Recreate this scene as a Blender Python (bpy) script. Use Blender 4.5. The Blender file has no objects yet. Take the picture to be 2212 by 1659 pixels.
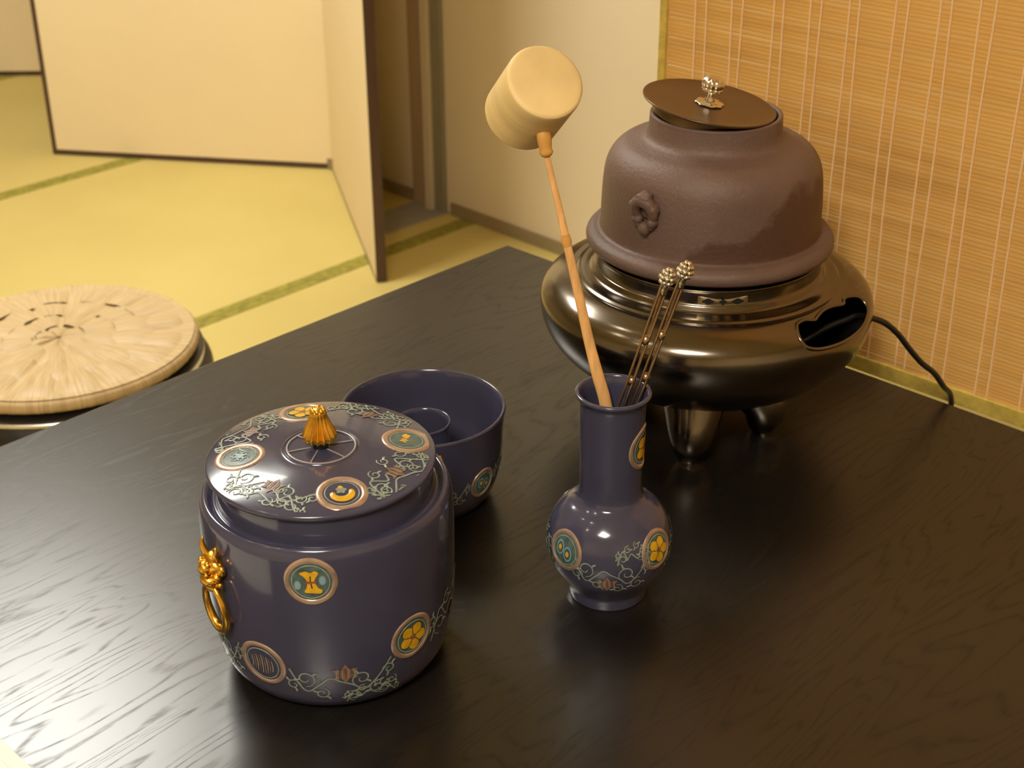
import bpy, bmesh, math, random
from mathutils import Vector, Matrix, noise
C = bpy.context.scene.collection
R = math.radians
PI = math.pi
random.seed(7)

# ------------------------------------------------------------------ camera, world, exposure
FLOOR = -0.62          # the table top is z = 0
CEIL = 1.62
cam_data = bpy.data.cameras.new('camera')
cam_data.sensor_width = 36.0
cam_data.lens = 36.0 * 3200 / 2212
cam_data.clip_start = 0.02
cam_data.dof.use_dof = True
cam_data.dof.focus_distance = 1.0
cam_data.dof.aperture_fstop = 14
camera = bpy.data.objects.new('camera', cam_data)
C.objects.link(camera)
PITCH, ROLL = R(27.5), R(-0.31)
fw = Vector((0, math.cos(PITCH), -math.sin(PITCH)))
rt0 = Vector((1, 0, 0)); up0 = rt0.cross(fw)
rt = rt0 * math.cos(ROLL) + up0 * math.sin(ROLL)
up = up0 * math.cos(ROLL) - rt0 * math.sin(ROLL)
M = Matrix((rt, up, -fw)).transposed().to_4x4()
M.translation = (0, 0, 0.62)
camera.matrix_world = M
bpy.context.scene.camera = camera

world = bpy.data.worlds.new('world'); bpy.context.scene.world = world
world.use_nodes = True
world.node_tree.nodes['Background'].inputs[0].default_value = (1.0, 0.9, 0.75, 1)
world.node_tree.nodes['Background'].inputs[1].default_value = 0.05
vs = bpy.context.scene.view_settings
vs.view_transform = 'Standard'; vs.look = 'None'; vs.gamma = 1.0; vs.use_curve_mapping = False
vs.exposure = 0.0
LAMP_COL = (1.0, 0.98, 0.90)
SIDE_COL = (1.0, 0.90, 0.75)
MAIN_POWER = 24.5
DOWN_POWER = 60.0
SIDE_POWER = 50.0

# ------------------------------------------------------------------ node helpers
def new_mat(name):
    m = bpy.data.materials.new(name); m.use_nodes = True
    nt = m.node_tree
    return m, nt, nt.nodes['Principled BSDF']

def N(nt, t, **kw):
    n = nt.nodes.new(t)
    for k, v in kw.items():
        if k == 'inp':
            for a, b in v.items(): n.inputs[a].default_value = b
        else: setattr(n, k, v)
    return n

def coords(nt, scale=(1, 1, 1), rot=(0, 0, 0), kind='Object'):
    tc = N(nt, 'ShaderNodeTexCoord'); mp = N(nt, 'ShaderNodeMapping')
    mp.inputs['Scale'].default_value = scale; mp.inputs['Rotation'].default_value = rot
    nt.links.new(tc.outputs[kind], mp.inputs['Vector'])
    return mp.outputs['Vector']

def ramp(nt, src, stops):
    r = N(nt, 'ShaderNodeValToRGB')
    e = r.color_ramp.elements
    while len(e) < len(stops): e.new(0.5)
    for i, (p, c) in enumerate(stops):
        e[i].position = p; e[i].color = (*c, 1) if len(c) == 3 else c
    nt.links.new(src, r.inputs[0])
    return r.outputs[0]

def noise_tex(nt, vec, scale, detail=3.0, rough=0.5, dist=0.0):
    n = N(nt, 'ShaderNodeTexNoise', inp={'Scale': scale, 'Detail': detail, 'Roughness': rough, 'Distortion': dist})
    nt.links.new(vec, n.inputs['Vector'])
    return n.outputs['Fac']

def bump(nt, bs, src, strength, dist=0.001):
    b = N(nt, 'ShaderNodeBump', inp={'Strength': strength, 'Distance': dist})
    nt.links.new(src, b.inputs['Height']); nt.links.new(b.outputs['Normal'], bs.inputs['Normal'])

def basic(name, col, rough=0.5, metal=0.0, var=0.0, vscale=20.0, stretch=(1, 1, 1), bmp=0.0, bscale=80.0, bdist=0.001, coat=0.0, spec=None, dark=None):
    m, nt, bs = new_mat(name)
    bs.inputs['Base Color'].default_value = (*col, 1)
    bs.inputs['Roughness'].default_value = rough
    bs.inputs['Metallic'].default_value = metal
    if coat: bs.inputs['Coat Weight'].default_value = coat; bs.inputs['Coat Roughness'].default_value = 0.04
    if spec is not None: bs.inputs['Specular IOR Level'].default_value = spec
    if var > 0:
        v = coords(nt, stretch)
        f = noise_tex(nt, v, vscale, 4)
        d = dark or tuple(c * (1 - var) for c in col)
        l = tuple(min(1, c * (1 + var * 0.5)) for c in col)
        nt.links.new(ramp(nt, f, [(0.3, d), (0.7, l)]), bs.inputs['Base Color'])
    if bmp > 0:
        v = coords(nt, stretch)
        bump(nt, bs, noise_tex(nt, v, bscale, 5, 0.6), bmp, bdist)
    return m

def emitter(name, col, power):
    m, nt, bs = new_mat(name)
    bs.inputs['Base Color'].default_value = (0.8, 0.8, 0.8, 1)
    bs.inputs['Emission Color'].default_value = (*col, 1)
    bs.inputs['Emission Strength'].default_value = power
    return m

# ------------------------------------------------------------------ mesh helpers
def finish(name, bm, mats, parent=None, smooth=35, loc=None):
    bmesh.ops.remove_doubles(bm, verts=bm.verts, dist=1e-7)
    bm.normal_update()
    if smooth:
        for f in bm.faces: f.smooth = True
        for e in bm.edges:
            if len(e.link_faces) == 2 and e.calc_face_angle(0) > R(smooth): e.smooth = False
    me = bpy.data.meshes.new(name); bm.to_mesh(me); bm.free()
    if not isinstance(mats, (list, tuple)): mats = [mats]
    for m in mats: me.materials.append(m)
    o = bpy.data.objects.new(name, me); C.objects.link(o)
    if parent: o.parent = parent
    if loc: o.location = loc
    return o

def thing(name, label, cat, loc=(0, 0, 0), rotz=0, group=None):
    o = bpy.data.objects.new(name, None); C.objects.link(o)
    o.empty_display_size = 0.02
    o.location = loc; o.rotation_euler = (0, 0, rotz)
    o['label'] = label; o['category'] = cat
    if group: o['group'] = group
    return o

def tag(o, label, cat, group=None):
    o['label'] = label; o['category'] = cat
    if group: o['group'] = group
    return o

def box(bm, lo, hi, mi=0, bev=0.0, mat=None):
    t = bmesh.new()
    bmesh.ops.create_cube(t, size=1.0)
    for v in t.verts:
        v.co = Vector([(lo[i] + hi[i]) / 2 + v.co[i] * (hi[i] - lo[i]) for i in range(3)])
    if bev: bmesh.ops.bevel(t, geom=t.edges[:], offset=bev, segments=2, affect='EDGES', profile=0.5)
    merge(bm, t, mat, mi)

def merge(bm, t, mat=None, mi=0):
    vm = {}
    for v in t.verts: vm[v] = bm.verts.new(mat @ v.co if mat else v.co)
    for f in t.faces:
        try: nf = bm.faces.new([vm[v] for v in f.verts]); nf.material_index = mi
        except ValueError: pass
    t.free()

def lathe(bm, prof, seg=96, mi=0, mat=None, a0=0.0, a1=2 * PI, rmod=None):
    """revolve (r,z) points about z; rmod(az, r, z) -> r lets flutes and lobes be cut"""
    closed = abs(a1 - a0 - 2 * PI) < 1e-6
    n = seg if closed else seg + 1
    rows = []
    for r, z in prof:
        if r < 1e-6:
            v = bm.verts.new(mat @ Vector((0, 0, z)) if mat else (0, 0, z)); rows.append([v] * n)
        else:
            row = []
            for k in range(n):
                a = a0 + (a1 - a0) * k / seg
                rr = rmod(a, r, z) if rmod else r
                p = Vector((rr * math.cos(a), rr * math.sin(a), z))
                row.append(bm.verts.new(mat @ p if mat else p))
            rows.append(row)
    for i in range(len(rows) - 1):
        for k in range(seg):
            k2 = (k + 1) % n
            q = [rows[i][k], rows[i][k2], rows[i + 1][k2], rows[i + 1][k]]
            u = []
            for v in q:
                if v not in u: u.append(v)
            if len(u) > 2:
                try: f = bm.faces.new(u); f.material_index = mi
                except ValueError: pass

def smooth_path(pts, n=6, closed=False):
    pts = [Vector(p) for p in pts]
    if len(pts) < 3: return pts
    out = []
    m = len(pts)
    rng = range(m) if closed else range(m - 1)
    for i in rng:
        if closed: p0, p1, p2, p3 = pts[i - 1], pts[i], pts[(i + 1) % m], pts[(i + 2) % m]
        else: p0, p1, p2, p3 = pts[max(i - 1, 0)], pts[i], pts[i + 1], pts[min(i + 2, m - 1)]
        for k in range(n):
            t = k / n
            out.append(0.5 * (2 * p1 + (p2 - p0) * t + (2 * p0 - 5 * p1 + 4 * p2 - p3) * t * t + (3 * p1 - p0 - 3 * p2 + p3) * t ** 3))
    if not closed: out.append(pts[-1])
    return out

def tube(bm, pts, rad, seg=10, closed=False, mi=0, mat=None, flat=None):
    """tube through pts; rad number or list; flat = (normal, ratio) squashes it"""
    pts = [Vector(p) for p in pts]; n = len(pts)
    rads = rad if isinstance(rad, (list, tuple)) else [rad] * n
    rows = []; prev = None
    for i, p in enumerate(pts):
        if closed: t = (pts[(i + 1) % n] - pts[i - 1]).normalized()
        else: t = (pts[min(i + 1, n - 1)] - pts[max(i - 1, 0)]).normalized()
        if flat: nrm = Vector(flat[0])
        elif prev is None: nrm = Vector((0, 0, 1)) if abs(t.z) < 0.9 else Vector((1, 0, 0))
        else: nrm = prev
        nrm = (nrm - t * nrm.dot(t)).normalized(); prev = nrm
        b = t.cross(nrm)
        row = []
        for k in range(seg):
            a = 2 * PI * k / seg
            q = p + nrm * math.cos(a) * rads[i] * (flat[1] if flat else 1) + b * math.sin(a) * rads[i]
            row.append(bm.verts.new(mat @ q if mat else q))
        rows.append(row)
    m = n if closed else n - 1
    for i in range(m):
        a, b = rows[i], rows[(i + 1) % n]
        for k in range(seg):
            f = bm.faces.new([a[k], a[(k + 1) % seg], b[(k + 1) % seg], b[k]]); f.material_index = mi
    if not closed:
        for row, rv in ((rows[0], True), (rows[-1], False)):
            f = bm.faces.new(list(reversed(row)) if rv else row); f.material_index = mi

def ball(bm, c, r, sub=2, mi=0, sc=(1, 1, 1), mat=None, bumpy=0.0, bs=200.0):
    t = bmesh.new(); bmesh.ops.create_icosphere(t, subdivisions=sub, radius=1.0)
    for v in t.verts:
        d = v.co.normalized()
        k = 1 + (noise.noise(Vector(c) * 50 + d * bs * r) * bumpy if bumpy else 0)
        v.co = Vector((c[0] + d.x * r * sc[0] * k, c[1] + d.y * r * sc[1] * k, c[2] + d.z * r * sc[2] * k))
    merge(bm, t, mat, mi)

def prism_extrude(bm, poly, y0, y1, mi=0, mat=None):
    """polygon (x,z) extruded along y"""
    a = [bm.verts.new((mat @ Vector((x, y0, z))) if mat else (x, y0, z)) for x, z in poly]
    b = [bm.verts.new((mat @ Vector((x, y1, z))) if mat else (x, y1, z)) for x, z in poly]
    n = len(poly)
    bm.faces.new(list(reversed(a))).material_index = mi; bm.faces.new(b).material_index = mi
    for i in range(n):
        bm.faces.new([a[i], a[(i + 1) % n], b[(i + 1) % n], b[i]]).material_index = mi

def axis_matrix(origin, zdir, xhint=(1, 0, 0)):
    z = Vector(zdir).normalized(); x = Vector(xhint); x = (x - z * x.dot(z)).normalized(); y = z.cross(x)
    m = Matrix((x, y, z)).transposed().to_4x4(); m.translation = Vector(origin)
    return m

def spl(pts, corners=(), n=6):
    """Catmull-Rom through (r,z) points, broken at the corner indices"""
    idx = [0] + sorted(corners) + [len(pts) - 1]
    out = []
    for a, b in zip(idx[:-1], idx[1:]):
        seg = pts[a:b + 1]
        if len(seg) < 2: continue
        for i in range(len(seg) - 1):
            p0 = seg[max(i - 1, 0)]; p1 = seg[i]; p2 = seg[i + 1]; p3 = seg[min(i + 2, len(seg) - 1)]
            m = 1 if len(seg) == 2 else n
            for k in range(m):
                t = k / m
                q = []
                for c in range(len(p1)):
                    q.append(0.5 * (2 * p1[c] + (p2[c] - p0[c]) * t + (2 * p0[c] - 5 * p1[c] + 4 * p2[c] - p3[c]) * t * t
                                    + (3 * p1[c] - p0[c] - 3 * p2[c] + p3[c]) * t ** 3))
                out.append(tuple(q))
    out.append(tuple(pts[-1]))
    return out
JAR = spl([(0,.002),(.052,.002),(.056,.0),(.0625,.0005),(.0685,.005),(.0735,.013),(.0765,.024),(.0788,.04),(.0805,.065),(.0812,.09),(.0812,.108),(.0808,.118),
           (.0800,.1245),(.0780,.1285),(.0755,.1290),(.0735,.1272),(.0718,.1255),(.0705,.1255),(.0690,.127),(.0688,.146)],corners=(1,19))
LIDP = spl([(.067,.1445),(.0712,.1445),(.0726,.1462),(.0724,.1482),(.0700,.1492),(.06,.1510),(.045,.1530),(.030,.1545),(.0245,.1548),(.0232,.1556),(.0218,.1548),(.010,.1552),(0,.1554)],corners=(1,))
VASE = spl([(0,.002),(.024,.002),(.0245,0),(.0268,.0002),(.0275,.004),(.0285,.010),(.0340,.018),(.0400,.028),(.0432,.040),(.0436,.048),(.0418,.058),(.0375,.067),(.0310,.0740),(.0260,.0775),(.0228,.0810),(.0216,.0870),(.0214,.10),(.0218,.13),(.0222,.150),(.0232,.1555),(.0254,.1582),(.0256,.1600),(.0245,.1608),(.0228,.1602),(.0212,.1560)],corners=(1,))
BOWL = spl([(0,.002),(.040,.002),(.041,0),(.0455,.0005),(.0500,.004),(.0545,.012),(.0585,.024),(.0605,.040),(.0620,.060),(.0636,.0745),(.0640,.0768),(.0632,.0782),(.0618,.0780),(.0606,.0760)],corners=(1,))
FURO = spl([(0,.034),(.04,.0350),(.068,.0385),(.088,.0450),(.108,.0560),(.1245,.0710),(.1350,.0870),(.1392,.1040),(.1370,.1170),(.1290,.1260),(.1180,.1312),(.1120,.1325),(.1095,.1318),(.1072,.1335),(.1010,.1345),(.0965,.1362),(.0945,.1400)],corners=())
KETTLE = spl([(0,.128),(.05,.129),(.075,.136),(.086,.150),(.0950,.1530),(.1000,.1545),(.1022,.1590),(.1008,.1635),(.0965,.1665),(.0920,.1680),(.0905,.1720),(.0900,.190),(.0890,.208),(.0868,.222),(.0815,.2322),(.0735,.2388),(.0640,.2415),(.0572,.2440),(.0540,.2490),(.0530,.2600),(.0528,.2630),(.0510,.2638),(.0492,.2625),(.0490,.2560)],corners=())

class Surf:
    """points on a turned surface, for enamel laid on it: az in degrees, s = arc length along the profile"""
    def __init__(self, prof, planar=False):
        self.p = prof; self.planar = planar
        self.s = [0.0]
        for a, b in zip(prof[:-1], prof[1:]): self.s.append(self.s[-1] + math.hypot(b[0] - a[0], b[1] - a[1]))
    def rz(self, s):
        s = min(max(s, 0), self.s[-1] - 1e-9)
        for i in range(len(self.s) - 1):
            if self.s[i + 1] >= s and self.s[i + 1] > self.s[i]:
                t = (s - self.s[i]) / (self.s[i + 1] - self.s[i])
                a, b = self.p[i], self.p[i + 1]
                return a[0] + (b[0] - a[0]) * t, a[1] + (b[1] - a[1]) * t
        return self.p[-1]
    def pt(self, az, s, a, b, off):
        r0, z0 = self.rz(s)
        if self.planar:
            c, sn = math.cos(R(az)), math.sin(R(az))
            x = r0 * c - a * sn - b * c; y = r0 * sn + a * c - b * sn
            rr = math.hypot(x, y)
            if rr > 0.0688: x *= 0.0688 / rr; y *= 0.0688 / rr; rr = 0.0688
            best = None
            for (p, q) in zip(self.p[4:-1], self.p[5:]):
                if (p[0] - rr) * (q[0] - rr) <= 0 and p[0] != q[0]:
                    t = (rr - p[0]) / (q[0] - p[0]); best = p[1] + (q[1] - p[1]) * t
            if best is None: best = self.p[-1][1] if rr < 0.01 else z0
            return Vector((x, y, best + off))
        r1, z1 = self.rz(s + b)
        ra, za = self.rz(s + b + 0.0008); rb, zb = self.rz(s + b - 0.0008)
        t = Vector((ra - rb, za - zb)).normalized()
        n = Vector((t.y, -t.x))
        ang = R(az) + a / r0
        rr = r1 + n.x * off
        return Vector((rr * math.cos(ang), rr * math.sin(ang), z1 + n.y * off))

def d_grid(bm, S, az, s, rows, off, mi):
    """rows: lists of (a,b[,extra off]) -> quads"""
    vr = [[bm.verts.new(S.pt(az, s, q[0], q[1], off + (q[2] if len(q) > 2 else 0))) for q in row] for row in rows]
    for i in range(len(vr) - 1):
        for k in range(len(vr[i]) - 1):
            f = bm.faces.new([vr[i][k], vr[i][k + 1], vr[i + 1][k + 1], vr[i + 1][k]]); f.material_index = mi

def d_disc(bm, S, az, s, rad, off, mi, cx=0, cy=0, ry=None, n=36):
    ry = ry or rad
    rows = []
    for j in range(5):
        k = max(j / 4, 0.001)
        rows.append([(cx + rad * k * math.cos(2 * PI * i / n), cy + ry * k * math.sin(2 * PI * i / n)) for i in range(n + 1)])
    d_grid(bm, S, az, s, rows, off, mi)

def d_ring(bm, S, az, s, r0, r1, off, h, mi, n=48, cx=0, cy=0):
    rows = []
    for k, dh in ((0, 0), (0.12, h * .7), (0.35, h), (0.65, h), (0.88, h * .7), (1, 0)):
        r = r0 + (r1 - r0) * k
        rows.append([(cx + r * math.cos(2 * PI * i / n), cy + r * math.sin(2 * PI * i / n), dh) for i in range(n + 1)])
    d_grid(bm, S, az, s, rows, off, mi)

def d_ribbon(bm, S, az, s, path, w, off, mi, taper=True):
    n = len(path); rows = [[], [], []]
    for i, (a, b) in enumerate(path):
        p0 = path[max(i - 1, 0)]; p1 = path[min(i + 1, n - 1)]
        dx, dy = p1[0] - p0[0], p1[1] - p0[1]; L = math.hypot(dx, dy) or 1
        ww = w * (math.sin(PI * (0.12 + 0.76 * i / (n - 1))) ** 0.6 if taper else 1) / 2
        nx, ny = -dy / L * ww, dx / L * ww
        rows[0].append((a + nx, b + ny)); rows[1].append((a, b, w * 0.12)); rows[2].append((a - nx, b - ny))
    d_grid(bm, S, az, s, rows, off, mi)

def d_poly(bm, S, az, s, pts, off, mi, cx=None, cy=None):
    """star-shaped filled outline about its middle"""
    mx = sum(p[0] for p in pts) / len(pts) if cx is None else cx
    my = sum(p[1] for p in pts) / len(pts) if cy is None else cy
    pts = list(pts) + [pts[0]]
    rows = [[(mx + (p[0] - mx) * k, my + (p[1] - my) * k) for p in pts] for k in (0.01, 0.35, 0.7, 1.0)]
    d_grid(bm, S, az, s, rows, off, mi)

def spiral(cx, cy, r, turns=1.3, a0=0.0, d=1, n=26):
    return [(cx + r * (1 - 0.78 * i / n) * math.cos(a0 + d * 2 * PI * turns * i / n),
             cy + r * (1 - 0.78 * i / n) * math.sin(a0 + d * 2 * PI * turns * i / n)) for i in range(n + 1)]

def curve2(pts, n=6): return [(p.x, p.y) for p in smooth_path([(a, b, 0) for a, b in pts], n)]

def lobes(r, k, depth, a0=0.0, sy=1.0, cx=0, cy=0, n=48):
    return [(cx + r * (1 - depth + depth * abs(math.cos(k * t / 2 + a0))) * math.cos(t), cy + sy * r * (1 - depth + depth * abs(math.cos(k * t / 2 + a0))) * math.sin(t))
            for t in [2 * PI * i / n for i in range(n)]]

# ------------------------------------------------------------------ materials
M_glaze = basic('indigo_glaze', (0.053, 0.053, 0.095), 0.15, var=0.10, vscale=30, coat=0.3)
M_ring = basic('copper_gold_enamel', (0.52, 0.37, 0.28), 0.28, metal=0.55, var=0.25, vscale=120)
M_teal = basic('teal_enamel', (0.085, 0.13, 0.125), 0.25, var=0.4, vscale=200)
M_yel = basic('yellow_enamel', (0.72, 0.40, 0.015), 0.3, var=0.2, vscale=200)
M_pale = basic('pale_green_enamel', (0.25, 0.30, 0.24), 0.3, var=0.25, vscale=160)
M_brown = basic('brown_enamel', (0.28, 0.13, 0.08), 0.35, var=0.45, vscale=300)
M_red = basic('red_enamel', (0.35, 0.06, 0.03), 0.35)
M_line = basic('dark_outline_enamel', (0.03, 0.05, 0.05), 0.3)
M_blue = basic('blue_enamel', (0.20, 0.36, 0.45), 0.3)
M_gold = basic('gilt_metal', (0.90, 0.52, 0.08), 0.26, metal=1.0, var=0.25, vscale=150, bmp=0.25, bscale=500, bdist=0.0005)
M_bronze = basic('burnished_bronze', (0.205, 0.180, 0.150), 0.18, metal=1.0, var=0.12, vscale=12)
M_bronze_in = basic('dark_heater_body', (0.02, 0.018, 0.015), 0.7)
M_black = basic('black_plastic', (0.012, 0.012, 0.013), 0.35)
M_silver = basic('silver_metal', (0.80, 0.74, 0.62), 0.2, metal=1.0, bmp=0.3, bscale=600, bdist=0.0004)
M_chop = basic('aged_bronze_rod', (0.42, 0.30, 0.19), 0.32, metal=1.0, var=0.2, vscale=80)
M_lid = basic('bronze_lid', (0.17, 0.115, 0.065), 0.30, metal=0.85, var=0.15, vscale=25)
M_bamboo = basic('bamboo_handle', (0.80, 0.45, 0.17), 0.38, var=0.22, vscale=30, stretch=(8, 8, 0.6))
M_node = basic('bamboo_node', (0.62, 0.32, 0.08), 0.4, var=0.2, vscale=60)
M_cup = basic('pale_cypress', (0.82, 0.62, 0.29), 0.5, var=0.16, vscale=18, stretch=(1, 1, 5))
M_frame = basic('dark_lacquer_frame', (0.075, 0.036, 0.024), 0.4, var=0.1)
M_paper = basic('cream_screen_paper', (0.84, 0.69, 0.43), 0.75, var=0.03, vscale=3)
M_wallm = basic('beige_plaster', (0.78, 0.66, 0.465), 0.85, var=0.04, vscale=2, bmp=0.15, bscale=300)
M_ceilm = basic('ceiling_board', (0.80, 0.70, 0.52), 0.85, var=0.03)
M_skirt = basic('olive_brown_skirting', (0.30, 0.23, 0.12), 0.6, var=0.1, vscale=10)
M_jamb = basic('grey_green_jamb', (0.28, 0.25, 0.17), 0.55, var=0.08)
M_jamb_l = basic('pale_jamb_strip', (0.66, 0.55, 0.38), 0.4)
M_post = basic('brown_post', (0.42, 0.30, 0.17), 0.6, var=0.1, stretch=(6, 6, 0.5))
M_sill = basic('grey_threshold', (0.36, 0.33, 0.28), 0.5, var=0.15, vscale=8)
M_white = basic('white_paper', (0.88, 0.86, 0.80), 0.6)
M_stool = basic('black_vinyl', (0.014, 0.013, 0.014), 0.32, bmp=0.1, bscale=400)
M_steel = basic('chromed_steel', (0.82, 0.82, 0.80), 0.33, metal=1.0)

def make_iron():
    m, nt, bs = new_mat('cast_iron_brown')
    v = coords(nt)
    f = noise_tex(nt, v, 9, 4, 0.6)
    base = ramp(nt, f, [(0.35, (0.128, 0.078, 0.063)), (0.7, (0.175, 0.112, 0.092))])
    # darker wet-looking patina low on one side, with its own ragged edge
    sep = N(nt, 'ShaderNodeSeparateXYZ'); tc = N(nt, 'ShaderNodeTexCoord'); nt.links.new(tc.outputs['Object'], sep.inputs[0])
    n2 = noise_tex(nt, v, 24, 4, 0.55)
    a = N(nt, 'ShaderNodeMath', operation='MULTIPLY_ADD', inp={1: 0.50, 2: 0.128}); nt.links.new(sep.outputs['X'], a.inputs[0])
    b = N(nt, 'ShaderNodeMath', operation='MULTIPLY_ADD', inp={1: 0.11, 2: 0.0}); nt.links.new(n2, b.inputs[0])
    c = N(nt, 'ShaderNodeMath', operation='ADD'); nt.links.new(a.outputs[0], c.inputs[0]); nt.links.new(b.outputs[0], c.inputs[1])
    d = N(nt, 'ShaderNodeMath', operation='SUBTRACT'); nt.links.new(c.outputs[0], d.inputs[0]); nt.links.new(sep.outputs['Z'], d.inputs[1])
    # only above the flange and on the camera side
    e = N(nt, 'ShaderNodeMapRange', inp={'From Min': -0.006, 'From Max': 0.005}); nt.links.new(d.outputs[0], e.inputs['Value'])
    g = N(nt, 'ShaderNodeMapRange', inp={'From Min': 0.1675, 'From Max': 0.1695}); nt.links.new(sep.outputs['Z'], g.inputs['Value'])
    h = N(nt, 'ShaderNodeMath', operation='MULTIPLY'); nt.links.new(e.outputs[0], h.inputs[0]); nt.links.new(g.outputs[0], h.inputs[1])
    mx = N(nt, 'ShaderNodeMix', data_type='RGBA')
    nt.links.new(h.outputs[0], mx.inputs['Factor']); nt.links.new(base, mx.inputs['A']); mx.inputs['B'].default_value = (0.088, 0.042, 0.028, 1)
    nt.links.new(mx.outputs['Result'], bs.inputs['Base Color'])
    bs.inputs['Roughness'].default_value = 0.5
    bs.inputs['Specular IOR Level'].default_value = 0.5
    bump(nt, bs, noise_tex(nt, v, 330, 4, 0.65), 0.55, 0.0012)
    return m
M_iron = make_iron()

def make_table():
    m, nt, bs = new_mat('black_stained_ash')
    v = coords(nt, (1.3, 9.0, 1.0))
    n = noise_tex(nt, v, 1.6, 2.5, 0.5, 0.4)
    k = N(nt, 'ShaderNodeMath', operation='MULTIPLY', inp={1: 26.0}); nt.links.new(n, k.inputs[0])
    fr = N(nt, 'ShaderNodeMath', operation='PINGPONG', inp={1: 0.5}); nt.links.new(k.outputs[0], fr.inputs[0])
    fib = noise_tex(nt, coords(nt, (14, 260, 1)), 3.0, 3, 0.6)
    mul = N(nt, 'ShaderNodeMath', operation='MULTIPLY_ADD', inp={1: 0.8}); nt.links.new(fr.outputs[0], mul.inputs[0])
    fm = N(nt, 'ShaderNodeMath', operation='MULTIPLY', inp={1: 0.55}); nt.links.new(fib, fm.inputs[0]); nt.links.new(fm.outputs[0], mul.inputs[2])
    nt.links.new(ramp(nt, mul.outputs[0], [(0.25, (0.007, 0.006, 0.0056)), (0.8, (0.010, 0.0085, 0.0075))]), bs.inputs['Base Color'])
    # open pores: narrow dull lines that follow the growth rings
    ln = N(nt, 'ShaderNodeMapRange', inp={'From Min': 0.02, 'From Max': 0.17, 'To Min': 1.0, 'To Max': 0.0}); nt.links.new(fr.outputs[0], ln.inputs['Value'])
    fn = N(nt, 'ShaderNodeMapRange', inp={'From Min': 0.36, 'From Max': 0.58}); nt.links.new(noise_tex(nt, coords(nt, (30, 150, 1)), 2.0, 4, 0.65), fn.inputs['Value'])
    pore = N(nt, 'ShaderNodeMath', operation='MULTIPLY'); nt.links.new(ln.outputs[0], pore.inputs[0]); nt.links.new(fn.outputs[0], pore.inputs[1])
    rr = N(nt, 'ShaderNodeMapRange', inp={'To Min': 0.28, 'To Max': 0.37}); nt.links.new(pore.outputs[0], rr.inputs['Value'])
    nt.links.new(rr.outputs[0], bs.inputs['Roughness'])
    sp = N(nt, 'ShaderNodeMapRange', inp={'To Min': 0.85, 'To Max': 0.62}); nt.links.new(pore.outputs[0], sp.inputs['Value'])
    nt.links.new(sp.outputs[0], bs.inputs['Specular IOR Level'])
    inv = N(nt, 'ShaderNodeMath', operation='SUBTRACT', inp={0: 1.0}); nt.links.new(pore.outputs[0], inv.inputs[1])
    bump(nt, bs, inv.outputs[0], 0.03, 0.0004)
    return m
M_table = make_table()

def make_tatami():
    m, nt, bs = new_mat('rush_tatami')
    v = coords(nt)
    big = noise_tex(nt, v, 2.2, 3)
    w = N(nt, 'ShaderNodeTexWave', wave_type='BANDS', bands_direction='X', inp={'Scale': 60.0, 'Distortion': 1.0}); nt.links.new(v, w.inputs['Vector'])
    w2 = noise_tex(nt, coords(nt, (900, 20, 1)), 1.0, 2)
    nt.links.new(ramp(nt, big, [(0.3, (0.62, 0.50, 0.165)), (0.7, (0.69, 0.565, 0.20))]), bs.inputs['Base Color'])
    bs.inputs['Roughness'].default_value = 0.62
    bump(nt, bs, w2, 0.3, 0.001)
    return m
M_tatami = make_tatami()
M_heri = basic('green_tatami_cloth', (0.34, 0.30, 0.050), 0.8, var=0.35, vscale=60)
M_bind = basic('mustard_brocade_binding', (0.66, 0.49, 0.10), 0.55, var=0.22, vscale=140)
M_thread = basic('pale_cotton_thread', (0.90, 0.64, 0.36), 0.8)

def make_reed():
    m, nt, bs = new_mat('split_bamboo_slats')
    v = coords(nt, (1.4, 1, 34))
    a = noise_tex(nt, v, 1.0, 3, 0.6)
    b = noise_tex(nt, coords(nt, (3.0, 1, 24)), 1.0, 3, 0.6)
    s = N(nt, 'ShaderNodeMath', operation='ADD'); nt.links.new(a, s.inputs[0]); nt.links.new(b, s.inputs[1])
    h = N(nt, 'ShaderNodeMath', operation='MULTIPLY', inp={1: 0.5}); nt.links.new(s.outputs[0], h.inputs[0])
    nt.links.new(ramp(nt, h.outputs[0], [(0.34, (0.62, 0.34, 0.095)), (0.48, (0.76, 0.435, 0.125)), (0.7, (0.84, 0.50, 0.155))]), bs.inputs['Base Color'])
    bs.inputs['Roughness'].default_value = 0.5
    return m
M_reed = make_reed()

def make_straw(name, c1, c2):
    m, nt, bs = new_mat(name)
    tc = N(nt, 'ShaderNodeTexCoord'); sep = N(nt, 'ShaderNodeSeparateXYZ'); nt.links.new(tc.outputs['Object'], sep.inputs[0])
    at = N(nt, 'ShaderNodeMath', operation='ARCTAN2'); nt.links.new(sep.outputs['Y'], at.inputs[0]); nt.links.new(sep.outputs['X'], at.inputs[1])
    k = N(nt, 'ShaderNodeMath', operation='MULTIPLY', inp={1: 22.0}); nt.links.new(at.outputs[0], k.inputs[0])
    ln = N(nt, 'ShaderNodeVectorMath', operation='LENGTH'); nt.links.new(tc.outputs['Object'], ln.inputs[0])
    cb = N(nt, 'ShaderNodeCombineXYZ'); nt.links.new(k.outputs[0], cb.inputs[0])
    k2 = N(nt, 'ShaderNodeMath', operation='MULTIPLY', inp={1: 10.0}); nt.links.new(ln.outputs['Value'], k2.inputs[0]); nt.links.new(k2.outputs[0], cb.inputs[1])
    f = noise_tex(nt, cb.outputs[0], 2.0, 4, 0.65)
    nt.links.new(ramp(nt, f, [(0.3, c1), (0.7, c2)]), bs.inputs['Base Color'])
    bs.inputs['Roughness'].default_value = 0.5
    bump(nt, bs, f, 0.4, 0.0015)
    return m
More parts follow.
